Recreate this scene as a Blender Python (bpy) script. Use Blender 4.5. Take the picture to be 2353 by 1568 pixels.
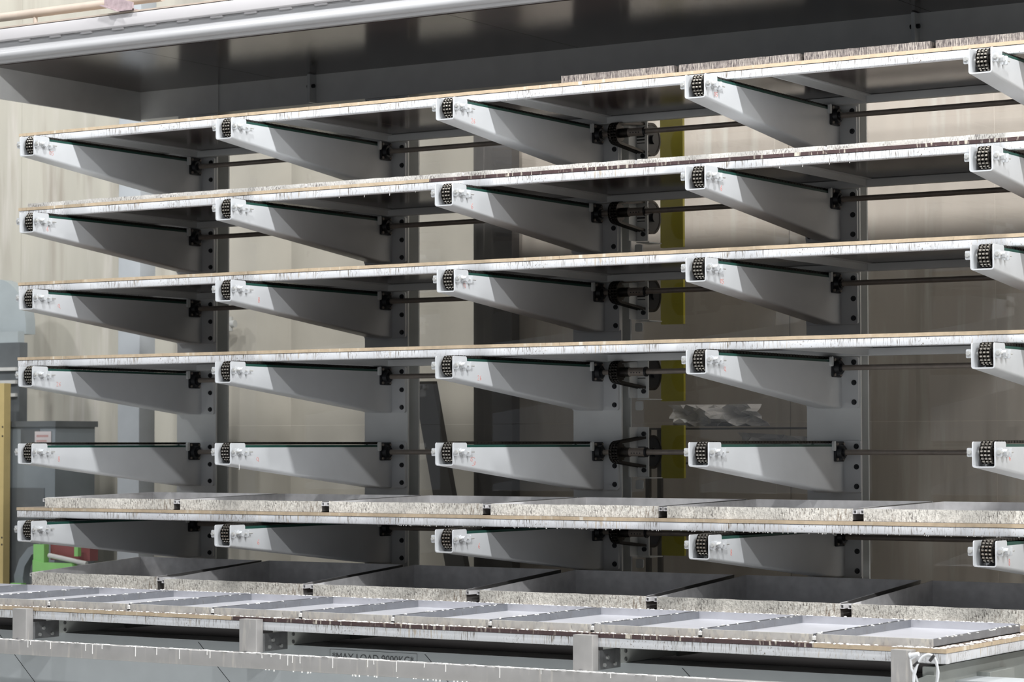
import bpy, math, random
from mathutils import Vector
random.seed(7)
for o in list(bpy.data.objects): bpy.data.objects.remove(o)
S = bpy.context.scene
C = S.collection
PI = math.pi
FL = 2.2            # height of the lowest arms' datum: everything is lifted by this at the end so the floor is z = 0

# ------------------------------------------------------------------ camera, world, lights, exposure
cam = bpy.data.cameras.new('camera'); camo = bpy.data.objects.new('camera', cam); C.objects.link(camo)
CP = Vector((8.14569, -11.89375, -0.37868)); yaw, pitch, roll = 0.57366, 0.04134, -0.00151
fw = Vector((-math.sin(yaw)*math.cos(pitch), math.cos(yaw)*math.cos(pitch), math.sin(pitch)))
rt = Vector((math.cos(yaw), math.sin(yaw), 0)); up = rt.cross(fw)
r2 = math.cos(roll)*rt + math.sin(roll)*up; u2 = -math.sin(roll)*rt + math.cos(roll)*up
from mathutils import Matrix
camo.matrix_world = Matrix(((r2.x, u2.x, -fw.x, CP.x), (r2.y, u2.y, -fw.y, CP.y), (r2.z, u2.z, -fw.z, CP.z), (0, 0, 0, 1)))
cam.sensor_width = 36; cam.lens = 36*5748.34/2353
cam.clip_end = 200
cam.dof.use_dof = True; cam.dof.focus_distance = 13.6; cam.dof.aperture_fstop = 5.0
S.camera = camo

W = bpy.data.worlds.new('hall_air'); S.world = W; W.use_nodes = True
W.node_tree.nodes['Background'].inputs[0].default_value = (0.80, 0.86, 0.95, 1)
W.node_tree.nodes['Background'].inputs[1].default_value = 0.25

def lamp(x, y, z, power, radius=0.22, col=(0.985, 0.99, 1.0)):
    l = bpy.data.lights.new('high_bay_lamp', 'POINT'); l.energy = power; l.shadow_soft_size = radius; l.color = col
    o = bpy.data.objects.new('high_bay_lamp', l); C.objects.link(o); o.location = (x, y, z)
for x, p in ((-9, 500), (-4.5, 560), (0, 900), (4.5, 1250), (9, 1150), (13.5, 900)):
    lamp(x, -2.05, 6.0, p, 0.20)                   # lamp row above the aisle in front of the rack
for x, p in ((-2, 900), (9, 2600), (20, 4200)):
    lamp(x, -16.0, 11.0, p, 0.3)                   # far lamp row
lamp(-9.5, 1.6, 6.5, 420, 0.25, (1, 0.96, 0.88))   # added unseen lamp past the rack's left end, brightens the back wall
VS = S.view_settings
S.display_settings.display_device = 'sRGB'
VS.view_transform = 'Standard'; VS.look = 'None'; VS.gamma = 1; VS.use_curve_mapping = False
VS.exposure = 0.22

# ------------------------------------------------------------------ materials
MATS = {}
def srgb(h):
    c = [int(h[i:i+2], 16)/255 for i in (0, 2, 4)]
    return tuple((v/12.92 if v <= 0.04045 else ((v+0.055)/1.055)**2.4) for v in c) + (1,)
def mat(name, col, rough=0.5, metal=0.0, var=0.08, vscale=6.0, stretch=(1, 1, 1), coat=0.0, bump=0.0, bscale=60):
    m = bpy.data.materials.new(name); m.use_nodes = True; MATS[name] = m
    nt = m.node_tree; b = nt.nodes['Principled BSDF']
    b.inputs['Roughness'].default_value = rough; b.inputs['Metallic'].default_value = metal
    b.inputs['Coat Weight'].default_value = coat
    tc = nt.nodes.new('ShaderNodeTexCoord'); mp = nt.nodes.new('ShaderNodeMapping'); mp.inputs['Scale'].default_value = stretch
    nt.links.new(tc.outputs['Object'], mp.inputs[0])
    n = nt.nodes.new('ShaderNodeTexNoise'); n.inputs['Scale'].default_value = vscale; n.inputs['Detail'].default_value = 4
    nt.links.new(mp.outputs[0], n.inputs['Vector'])
    r = nt.nodes.new('ShaderNodeMapRange'); r.inputs[1].default_value = 0.3; r.inputs[2].default_value = 0.7
    r.inputs[3].default_value = 1-var; r.inputs[4].default_value = 1+var
    nt.links.new(n.outputs['Fac'], r.inputs[0])
    mx = nt.nodes.new('ShaderNodeVectorMath'); mx.operation = 'SCALE'; mx.inputs[0].default_value = col[:3]
    nt.links.new(r.outputs[0], mx.inputs['Scale']); nt.links.new(mx.outputs[0], b.inputs['Base Color'])
    if bump:
        n2 = nt.nodes.new('ShaderNodeTexNoise'); n2.inputs['Scale'].default_value = bscale; nt.links.new(mp.outputs[0], n2.inputs['Vector'])
        bp = nt.nodes.new('ShaderNodeBump'); bp.inputs['Strength'].default_value = bump; bp.inputs['Distance'].default_value = 0.004
        nt.links.new(n2.outputs['Fac'], bp.inputs['Height']); nt.links.new(bp.outputs[0], b.inputs['Normal'])
    m['base'] = mx.name
    return m
def overlay(m, col, scale, lo, hi, stretch, mask=(1.0, 0.42, 0.6), offs=(0, 0, 0)):
    """mix a second colour over a material where stretched noise passes a threshold, gated by a broad mask (stains, drips, crust)"""
    nt = m.node_tree; b = nt.nodes['Principled BSDF']
    src = b.inputs['Base Color'].links[0].from_socket
    tc = nt.nodes.new('ShaderNodeTexCoord'); mp = nt.nodes.new('ShaderNodeMapping'); mp.inputs['Scale'].default_value = stretch; mp.inputs['Location'].default_value = offs
    nt.links.new(tc.outputs['Object'], mp.inputs[0])
    n = nt.nodes.new('ShaderNodeTexNoise'); n.inputs['Scale'].default_value = scale; n.inputs['Detail'].default_value = 5
    nt.links.new(mp.outputs[0], n.inputs['Vector'])
    r = nt.nodes.new('ShaderNodeMapRange'); r.inputs[1].default_value = lo; r.inputs[2].default_value = hi
    nt.links.new(n.outputs['Fac'], r.inputs[0])
    f = r.outputs[0]
    if mask:
        n2 = nt.nodes.new('ShaderNodeTexNoise'); n2.inputs['Scale'].default_value = mask[0]; n2.inputs['Detail'].default_value = 3
        nt.links.new(tc.outputs['Object'], n2.inputs['Vector'])
        r2_ = nt.nodes.new('ShaderNodeMapRange'); r2_.inputs[1].default_value = mask[1]; r2_.inputs[2].default_value = mask[2]
        nt.links.new(n2.outputs['Fac'], r2_.inputs[0])
        mu = nt.nodes.new('ShaderNodeMath'); mu.operation = 'MULTIPLY'; nt.links.new(f, mu.inputs[0]); nt.links.new(r2_.outputs[0], mu.inputs[1]); f = mu.outputs[0]
    mx = nt.nodes.new('ShaderNodeMix'); mx.data_type = 'RGBA'; nt.links.new(f, mx.inputs[0]); nt.links.new(src, mx.inputs[6]); mx.inputs[7].default_value = col
    nt.links.new(mx.outputs[2], b.inputs['Base Color'])

mat('arm_paint', (0.555, 0.57, 0.58), 0.32, 0, 0.03)
mat('column_paint', (0.60, 0.615, 0.61), 0.42, 0, 0.04)
mat('deck_grey', (0.70, 0.705, 0.69), 0.5, 0, 0.05)
m = mat('pallet_white', (0.69, 0.70, 0.715), 0.38, 0, 0.03)
overlay(m, (0.17, 0.145, 0.12, 1), 1.0, 0.55, 0.62, (170, 170, 12), (5.0, 0.42, 0.56))
overlay(m, (0.20, 0.17, 0.14, 1), 1.0, 0.60, 0.65, (130, 130, 70), (4.0, 0.45, 0.6), (6, 2, 1))
overlay(m, (0.52, 0.45, 0.36, 1), 1.0, 0.54, 0.66, (80, 80, 14), (1.8, 0.46, 0.64), (3, 7, 2))
mat('pallet_rail', (0.52, 0.53, 0.53), 0.45, 0, 0.04)
mat('bolt_black', (0.012, 0.013, 0.016), 0.4, 0.2)
mat('bearing_black', (0.010, 0.011, 0.014), 0.38, 0.1)
mat('chain_dark', (0.05, 0.045, 0.04), 0.35, 0.8, 0.2, 80)
mat('chain_steel', (0.42, 0.39, 0.34), 0.25, 0.9, 0.15, 80)
mat('guide_green', (0.014, 0.062, 0.048), 0.4)
mat('shaft_steel', (0.22, 0.19, 0.165), 0.4, 0.15, 0.12, 20)
mat('zinc', (0.60, 0.60, 0.58), 0.35, 0.5)
mat('red_marker', (0.75, 0.16, 0.11), 0.6)
m = mat('ply_edge', (0.53, 0.42, 0.29), 0.6, 0, 0.10, 30, (1, 1, 1))
overlay(m, (0.72, 0.66, 0.55, 1), 1.0, 0.55, 0.65, (26, 26, 3), (2.2, 0.45, 0.6))
overlay(m, (0.27, 0.20, 0.14, 1), 1.0, 0.62, 0.68, (55, 55, 8), (2.8, 0.50, 0.62), (5, 1, 3))
m = mat('ply_edge_film', (0.075, 0.045, 0.045), 0.45, 0, 0.15, 30)
overlay(m, (0.66, 0.60, 0.50, 1), 1.0, 0.56, 0.64, (60, 60, 10), (4, 0.38, 0.56))
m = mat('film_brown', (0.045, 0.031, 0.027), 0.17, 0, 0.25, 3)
m = mat('ply_top', (0.20, 0.15, 0.12), 0.4, 0, 0.2, 5)
m = mat('crust', (0.74, 0.71, 0.64), 0.85, 0, 0.15, 40, (1, 1, 1), 0, 0.9, 70)
overlay(m, (0.13, 0.115, 0.105, 1), 1.0, 0.51, 0.62, (230, 230, 55), (9, 0.30, 0.66))
overlay(m, (0.30, 0.25, 0.20, 1), 1.0, 0.50, 0.66, (90, 90, 30), (3.0, 0.45, 0.65), (2, 2, 2))
overlay(m, (0.74, 0.71, 0.64, 1), 1.0, 0.55, 0.64, (120, 120, 40), (6.0, 0.40, 0.6), (8, 1, 5))
m = mat('crust_dark', (0.17, 0.145, 0.135), 0.75, 0, 0.2, 25, (1, 1, 1), 0, 0.8, 70)
overlay(m, (0.46, 0.41, 0.36, 1), 1.0, 0.46, 0.60, (260, 260, 18), (5, 0.25, 0.5))
overlay(m, (0.06, 0.05, 0.05, 1), 1.0, 0.56, 0.64, (200, 200, 22), None, (3, 3, 3))
m = mat('crust_thin', (0.62, 0.60, 0.56), 0.7, 0, 0.08, 25, (1, 1, 1), 0, 0.6, 70)
overlay(m, (0.20, 0.18, 0.17, 1), 1.0, 0.50, 0.62, (200, 200, 60), (5, 0.36, 0.6))
mat('tray_steel', (0.80, 0.79, 0.79), 0.5, 0.1, 0.12, 14)
m = mat('tray_alu', (0.27, 0.28, 0.30), 0.4, 0.6, 0.10, 14)
overlay(m, (0.24, 0.24, 0.24, 1), 1.0, 0.56, 0.66, (45, 45, 18), (4, 0.40, 0.6))
m = mat('tray_front', (0.52, 0.50, 0.47), 0.6, 0.1, 0.1, 20)
overlay(m, (0.68, 0.64, 0.56, 1), 1.0, 0.5, 0.6, (50, 50, 20), (3, 0.35, 0.6))
overlay(m, (0.20, 0.18, 0.17, 1), 1.0, 0.60, 0.66, (60, 60, 20), (5, 0.40, 0.6), (4, 4, 4))
mat('tray_back', (0.52, 0.52, 0.55), 0.35, 0.3, 0.06, 10)
mat('tray_floor', (0.60, 0.60, 0.63), 0.28, 0.1, 0.05, 8)
mat('plaster_white', (0.84, 0.83, 0.80), 0.8, 0, 0.04, 30, (1, 1, 1), 0, 0.5, 90)
mat('oiled_steel', (0.16, 0.155, 0.15), 0.5)  # dark tone that paints the shade between neighbouring trays
mat('tube_dark', (0.045, 0.043, 0.043), 0.4, 0.3)
m = mat('aluminium', (0.47, 0.455, 0.44), 0.42, 0.35, 0.05, 12)
overlay(m, (0.60, 0.57, 0.53, 1), 1.0, 0.55, 0.65, (30, 30, 4), (3, 0.4, 0.6))
mat('trolley_grey', (0.46, 0.49, 0.50), 0.5, 0, 0.04)
m = mat('trolley_plate', (0.28, 0.295, 0.275), 0.55, 0, 0.06)
overlay(m, (0.18, 0.17, 0.15, 1), 1.0, 0.56, 0.68, (5, 5, 5), (2, 0.45, 0.6))
mat('cross_arm_paint', (0.72, 0.74, 0.70), 0.5, 0, 0.05)
mat('galvanised', (0.26, 0.26, 0.26), 0.45, 0.6, 0.25, 18)
mat('ink', (0.10, 0.105, 0.11), 0.6)
mat('seam_black', (0.02, 0.02, 0.022), 0.7)
mat('cable_white', (0.78, 0.79, 0.80), 0.45)
mat('cover_yellow', (0.52, 0.47, 0.05), 0.45, 0, 0.05)
mat('fascia_white', (0.50, 0.485, 0.49), 0.30, 0, 0.03, 3)
mat('fascia_beam', (0.40, 0.40, 0.405), 0.22, 0, 0.03, 3)
mat('pale_wood', (0.42, 0.35, 0.29), 0.6)
mat('bracket_mauve', (0.33, 0.26, 0.27), 0.6, 0, 0.2, 30)
for wn, wc in (('wall_panel', (0.50, 0.48, 0.415)), ('wall_panel_brown', (0.50, 0.445, 0.39))):
  m = mat(wn, wc, 0.55, 0, 0.07, 1.4, (2.5, 1, 0.5))
  overlay(m, (0.36, 0.32, 0.27, 1), 1.0, 0.50, 0.72, (9, 9, 0.7), (0.8, 0.42, 0.62))
  overlay(m, (0.58, 0.55, 0.50, 1), 1.0, 0.52, 0.7, (14, 14, 1.0), (0.9, 0.42, 0.62), (9, 2, 4))
m = mat('wall_brown', (0.27, 0.225, 0.185), 0.5, 0, 0.10, 1.4, (4, 1, 0.5))
overlay(m, (0.17, 0.14, 0.12, 1), 1.0, 0.50, 0.7, (12, 12, 0.8), (1.0, 0.4, 0.62))
mat('floor_concrete', (0.50, 0.50, 0.485), 0.5, 0, 0.1, 2)
mat('machine_grey', (0.20, 0.225, 0.24), 0.5, 0, 0.1, 3)
mat('machine_dark', (0.11, 0.12, 0.125), 0.5, 0, 0.15, 4)
mat('machine_pale', (0.36, 0.40, 0.41), 0.4, 0, 0.08, 3)
mat('ribs_pale', (0.55, 0.55, 0.53), 0.5)
mat('gold_timber', (0.55, 0.43, 0.19), 0.55, 0, 0.06, 9)
mat('tool_green', (0.26, 0.56, 0.18), 0.45)
mat('tool_red', (0.24, 0.075, 0.075), 0.5)
mat('orange', (0.62, 0.32, 0.10), 0.5)
mat('paper', (0.50, 0.46, 0.46), 0.7)
mat('paper_red', (0.40, 0.25, 0.24), 0.7)
mat('back_steel', (0.42, 0.445, 0.465), 0.5, 0, 0.04)
mat('dark_steel', (0.085, 0.08, 0.078), 0.5, 0, 0.12, 3)
mat('hanging_canvas', (0.52, 0.485, 0.42), 0.8, 0, 0.06, 2)
# clear acrylic sheet: see-through with a Fresnel mirror on top
m = bpy.data.materials.new('clear_acrylic'); m.use_nodes = True; MATS['clear_acrylic'] = m
nt = m.node_tree; nt.nodes.clear()
out = nt.nodes.new('ShaderNodeOutputMaterial'); mixn = nt.nodes.new('ShaderNodeMixShader'); tr = nt.nodes.new('ShaderNodeBsdfTransparent'); gl = nt.nodes.new('ShaderNodeBsdfGlossy'); fr = nt.nodes.new('ShaderNodeFresnel')
tr.inputs[0].default_value = (0.90, 0.90, 0.89, 1); gl.inputs['Roughness'].default_value = 0.015; fr.inputs[0].default_value = 1.62
wv = nt.nodes.new('ShaderNodeTexNoise'); wv.inputs['Scale'].default_value = 1.3; wb = nt.nodes.new('ShaderNodeBump'); wb.inputs['Strength'].default_value = 0.04; wb.inputs['Distance'].default_value = 0.02
tcn = nt.nodes.new('ShaderNodeTexCoord'); nt.links.new(tcn.outputs['Object'], wv.inputs['Vector']); nt.links.new(wv.outputs['Fac'], wb.inputs['Height']); nt.links.new(wb.outputs[0], gl.inputs['Normal'])
gm = nt.nodes.new('ShaderNodeNewGeometry'); io = nt.nodes.new('ShaderNodeMapRange'); io.inputs[3].default_value = 1.55; io.inputs[4].default_value = 1/1.55
nt.links.new(gm.outputs['Backfacing'], io.inputs[0]); nt.links.new(io.outputs[0], fr.inputs[0])
nt.links.new(fr.outputs[0], mixn.inputs[0]); nt.links.new(tr.outputs[0], mixn.inputs[1]); nt.links.new(gl.outputs[0], mixn.inputs[2]); nt.links.new(mixn.outputs[0], out.inputs[0])

# ------------------------------------------------------------------ mesh builder
class MB:
    def __init__(s): s.v = []; s.f = []; s.m = []
    def add(s, vs, fs, mi=0):
        n = len(s.v); s.v += [tuple(p) for p in vs]; s.f += [tuple(i+n for i in f) for f in fs]; s.m += [mi]*len(fs); return s
    def box(s, x0, x1, y0, y1, z0, z1, mi=0):
        vs = [(x, y, z) for x in (x0, x1) for y in (y0, y1) for z in (z0, z1)]
        fs = [(0, 1, 3, 2), (4, 6, 7, 5), (0, 4, 5, 1), (2, 3, 7, 6), (0, 2, 6, 4), (1, 5, 7, 3)]
        return s.add(vs, fs, mi)
    def prism(s, poly, a, b, axis='x', mi=0):
        """extrude a closed outline between a and b; outline is (y,z) for x, (x,z) for y, (x,y) for z"""
        n = len(poly)
        def p3(p, t): return (t, p[0], p[1]) if axis == 'x' else ((p[0], t, p[1]) if axis == 'y' else (p[0], p[1], t))
        vs = [p3(p, a) for p in poly]+[p3(p, b) for p in poly]
        area = sum(poly[i][0]*poly[(i+1) % n][1]-poly[(i+1) % n][0]*poly[i][1] for i in range(n))
        fl = (area > 0) ^ (axis == 'y') ^ (b < a)
        fs = []
        for i in range(n):
            j = (i+1) % n; q = (i, j, n+j, n+i); fs.append(q if fl else q[::-1])
        c0 = tuple(range(n)); c1 = tuple(range(n, 2*n))
        fs += [c0[::-1], c1] if fl else [c0, c1[::-1]]
        return s.add(vs, fs, mi)
    def cyl(s, p, q, r, n=16, r2=None, mi=0, caps=True):
        p = Vector(p); q = Vector(q); d = (q-p).normalized(); r2 = r if r2 is None else r2
        a = d.orthogonal().normalized(); b = d.cross(a)
        vs = []
        for c, rr in ((p, r), (q, r2)):
            for i in range(n):
                t = 2*PI*i/n; vs.append(c+(a*math.cos(t)+b*math.sin(t))*rr)
        fs = [(i, (i+1) % n, n+(i+1) % n, n+i) for i in range(n)]
        if caps: fs += [tuple(range(n))[::-1], tuple(range(n, 2*n))]
        return s.add(vs, fs, mi)
    def tube(s, pts, r, n=8, closed=False, mi=0):
        pts = [Vector(p) for p in pts]; k = len(pts); vs = []
        ref = None
        for i in range(k):
            t = (pts[(i+1) % k]-pts[i-1]) if closed else (pts[min(i+1, k-1)]-pts[max(i-1, 0)])
            t.normalize()
            if ref is None: ref = t.orthogonal().normalized()
            ref = (ref-t*ref.dot(t)).normalized(); b = t.cross(ref)
            for j in range(n):
                a = 2*PI*j/n; vs.append(pts[i]+(ref*math.cos(a)+b*math.sin(a))*r)
        fs = []
        for i in range(k if closed else k-1):
            i2 = (i+1) % k
            for j in range(n): fs.append((i*n+j, i*n+(j+1) % n, i2*n+(j+1) % n, i2*n+j))
        if not closed: fs += [tuple(range(n))[::-1], tuple(range((k-1)*n, k*n))]
        return s.add(vs, fs, mi)
    def blob(s, c, rx, ry, rz, n=6, mi=0):
        vs = [(c[0], c[1], c[2]+rz)]; rings = 3
        for i in range(1, rings):
            ph = PI*i/rings
            for j in range(n):
                t = 2*PI*j/n; k = random.uniform(0.75, 1.2)
                vs.append((c[0]+rx*k*math.sin(ph)*math.cos(t), c[1]+ry*k*math.sin(ph)*math.sin(t), c[2]+rz*math.cos(ph)))
        vs.append((c[0], c[1], c[2]-rz)); fs = [(0, 1+j, 1+(j+1) % n) for j in range(n)]
        for i in range(rings-2):
            for j in range(n): fs.append((1+i*n+j, 1+(i+1)*n+j, 1+(i+1)*n+(j+1) % n, 1+i*n+(j+1) % n))
        l = len(vs)-1; b0 = 1+(rings-2)*n
        fs += [(l, b0+(j+1) % n, b0+j) for j in range(n)]
        return s.add(vs, fs, mi)
    def build(s, name, mats, parent=None, smooth=True):
        me = bpy.data.meshes.new(name); me.from_pydata(s.v, [], s.f); me.update()
        for x in (mats if isinstance(mats, (list, tuple)) else [mats]): me.materials.append(MATS[x])
        for p, k in zip(me.polygons, s.m): p.material_index = k
        if smooth:
            for p in me.polygons: p.use_smooth = True
            me.set_sharp_from_angle(angle=math.radians(33))
        o = bpy.data.objects.new(name, me); C.objects.link(o)
        if parent: o.parent = parent
        return o
def rrect(a0, a1, b0, b1, r, n=3):
    pts = []
    for cx, cy, t0 in ((a1-r, b1-r, 0), (a0+r, b1-r, PI/2), (a0+r, b0+r, PI), (a1-r, b0+r, 3*PI/2)):
        for i in range(n+1):
            t = t0+PI/2*i/n; pts.append((cx+r*math.cos(t), cy+r*math.sin(t)))
    return pts
def tag(o, label=None, cat=None, group=None, kind=None):
    if label: o['label'] = label
    if cat: o['category'] = cat
    if group: o['group'] = group
    if kind: o['kind'] = kind
    return o
def thing(name, label, cat, loc=(0, 0, 0), group=None):
    o = bpy.data.objects.new(name, None); C.objects.link(o); o.location = loc; o.empty_display_size = 0.1
    return tag(o, label, cat, group)
def copy_tree(o, parent=None):
    c = o.copy(); C.objects.link(c); c.parent = parent
    for ch in list(o.children): copy_tree(ch, c)
    return c

# ------------------------------------------------------------------ rack dimensions
PITCH = 1.64553; AX = [(i-2)*PITCH for i in range(5)]           # the five columns of arms
RZ = [(3-j)*0.5 for j in range(7)]; RZ[6] -= 0.018                              # the seven levels (underside of arm tips)
HW = 0.0633
ROW = ['top', 'second', 'third', 'fourth', 'fifth', 'sixth', 'lowest']
COL = ['leftmost', 'second from left', 'middle', 'second from right', 'rightmost']

# ------------------------------------------------------------------ setting
fl = MB().box(-22, 22, -24, 5.0, -FL-0.1, -FL).build('floor', 'floor_concrete'); tag(fl, kind='structure')
wl = MB().box(-22, 16, 5.06, 5.16, -FL, 8.5).build('wall_back', 'wall_panel'); tag(wl, kind='structure')
WX = [-13.0, -11.8, -10.6, -9.4, -8.2, -7.0, -5.45, -3.3, -1.0, 1.4]      # boards standing proud of the wall with recessed joints
for i in range(len(WX)-1):
    MB().box(WX[i]+0.003, WX[i+1]-0.003, 5.035+0.004*(i % 2), 5.06, -FL, 8.4).build('panel', 'wall_panel', wl)
wr = MB().box(-1.92, 16, 3.34, 3.44, -FL, 8.5).build('wall_right', 'wall_panel_brown'); tag(wr, kind='structure')
WX = [-1.92, 0.55, 3.02, 5.4, 7.9]
for i in range(len(WX)-1):
    MB().box(WX[i]+0.002, WX[i+1]-0.002, 3.322+0.003*(i % 2), 3.34, -FL, 8.4).build('panel', 'wall_panel_brown', wr)
# ------------------------------------------------------------------ rack columns
def make_column():
    r = thing('rack_column', 'x', 'column')
    H = [(-0.177, 1.707), (0.177, 1.707), (0.177, 1.722), (0.006, 1.722), (0.006, 1.868), (0.15, 1.868), (0.15, 1.883), (-0.15, 1.883), (-0.15, 1.868), (-0.006, 1.868), (-0.006, 1.722), (-0.177, 1.722)]
    MB().prism(H, -FL, 1.957, 'z').build('post', 'column_paint', r)
    MB().box(-0.24, 0.24, 1.66, 1.95, -FL, -FL+0.02).build('base_plate', 'column_paint', r)
    return r
col0 = make_column()
cl = ['leftmost grey steel column of the rack, right-hand arms in front', 'grey steel rack column, second from the left', 'grey steel rack column beside the yellow drive covers', 'grey steel rack column, second from the right edge', 'rightmost grey steel rack column']
for i in range(5):
    o = col0 if i == 0 else copy_tree(col0)
    o.location = (AX[i], 0, 0); tag(o, cl[i], 'column', 'rack columns')
col0['label'] = 'leftmost grey steel column carrying the rack arms'

# ------------------------------------------------------------------ cantilever arm with chain conveyor
def arm_body():
    w, t, r = HW, 0.007, 0.014
    def prof(zt, zb):
        P = [(-w, zt), (-w, zb+r)]
        for i in range(1, 5):
            a = PI+PI/2*i/4; P.append((-w+r+r*math.cos(a), zb+r+r*math.sin(a)))
        for i in range(0, 5):
            a = 1.5*PI+PI/2*i/4; P.append((w-r+r*math.cos(a), zb+r+r*math.sin(a)))
        P += [(w, zt), (w-t, zt), (w-t, zb+r)]
        ri = r-t
        for i in range(1, 4):
            a = -PI/2*i/3; P.append((w-r+ri*math.cos(a), zb+r+ri*math.sin(a)))
        for i in range(0, 4):
            a = 1.5*PI-PI/2*i/3; P.append((-w+r+ri*math.cos(a), zb+r+ri*math.sin(a)))
        P += [(-w+t, zt)]
        return P
    def zb(y): return -0.166*min(1, y/1.57)
    st = [(0, .122), (.003, .128), (.010, .132), (.128, .132), (.136, .129), (.140, .122), (.1405, .105), (.5, .105), (.9, .105), (1.3, .105), (1.57, .105), (1.687, .105)]
    mb = MB(); vs = []; n = None
    for y, zt in st:
        p = prof(zt, zb(y)); n = len(p); vs += [(x, y, z) for x, z in p]
    fs = []
    for k in range(len(st)-1):
        for i in range(n):
            j = (i+1) % n; fs.append((k*n+i, (k+1)*n+i, (k+1)*n+j, k*n+j))
    # end caps as strips along the profile
    def cap(k, flip):
        h = n//2; b = k*n; o = []
        for i in range(h-1):
            q = (b+i, b+i+1, b+n-2-i, b+n-1-i)
            o.append(q[::-1] if flip else q)
        return o
    fs += cap(0, False)
    return mb.add(vs, fs).build('body', 'arm_paint')
def chain_mesh():
    mb = MB(); pitch = 0.01905; R0 = 0.0535; cy, cz = 0.077, 0.078
    path = []; L = 0
    y = 1.60
    while y > cy: path.append((y, cz+R0, (-1, 0))); y -= pitch
    na = int(PI*R0/pitch)
    for i in range(1, na+1):
        a = PI/2+PI*i/(na+0.5); path.append((cy+R0*math.cos(a), cz+R0*math.sin(a), (-math.sin(a), math.cos(a))))
    y = cy+0.01
    while y < 0.5: path.append((y, cz-R0, (1, 0))); y += pitch
    for k, (py, pz, d) in enumerate(path):
        for s in (-1, 0, 1):
            x = s*0.0195
            mb.cyl((x-0.0062, py, pz), (x+0.0062, py, pz), 0.0060, 8, mi=1, caps=False)
        if k+1 < len(path):
            qy, qz, _ = path[k+1]; dy, dz = qy-py, qz-pz; l = math.hypot(dy, dz)
            if l < 1e-6: continue
            ty, tz = dy/l, dz/l; ny, nz = -tz, ty; h = 0.0096; e = 0.004
            for xs in (-0.0305, -0.0100, 0.0100, 0.0305):
                off = 0.0012*(1 if k % 2 else -1)
                vs = []
                for xx in (xs+off-0.0011, xs+off+0.0011):
                    for u, v in ((-e, -h*.6), (-e, h*.6), (l/2, h*.85), (l+e, h*.6), (l+e, -h*.6), (l/2, -h*.85)):
                        vs.append((xx, py+ty*u+ny*v, pz+tz*u+nz*v))
                fs = [(0, 1, 2, 3, 4, 5), (11, 10, 9, 8, 7, 6)]+[(i, 6+i, 6+(i+1) % 6, (i+1) % 6) for i in range(6)]
                mb.add(vs, fs, 0)
    return mb.build('conveyor_chain', ['chain_dark', 'chain_steel'], smooth=False)
def gear(cx, cy, cz, r, x0, x1, teeth, mb, mi=0):
    pts = []
    for i in range(teeth*2):
        a = PI*i/teeth; rr = r if i % 2 else r*0.86
        pts.append((cy+rr*math.cos(a), cz+rr*math.sin(a)))
    mb.prism(pts, cx+x0, cx+x1, 'x', mi)
def strokes(mb, segs, ox, oy, oz, s, tilt=0.0):
    for seg in segs:
        pts = []
        for (u, v) in seg:
            yy = u*s*math.cos(tilt)-v*s*math.sin(tilt); zz = u*s*math.sin(tilt)+v*s*math.cos(tilt)
            pts.append((ox, oy+yy, oz+zz))
        mb.tube(pts, 0.0009, 4)
def circ(cx, cy, r, a0=0, a1=360, n=9): return [(cx+r*math.cos(math.radians(a0+(a1-a0)*i/n)), cy+r*1.3*math.sin(math.radians(a0+(a1-a0)*i/n))) for i in range(n+1)]
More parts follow.
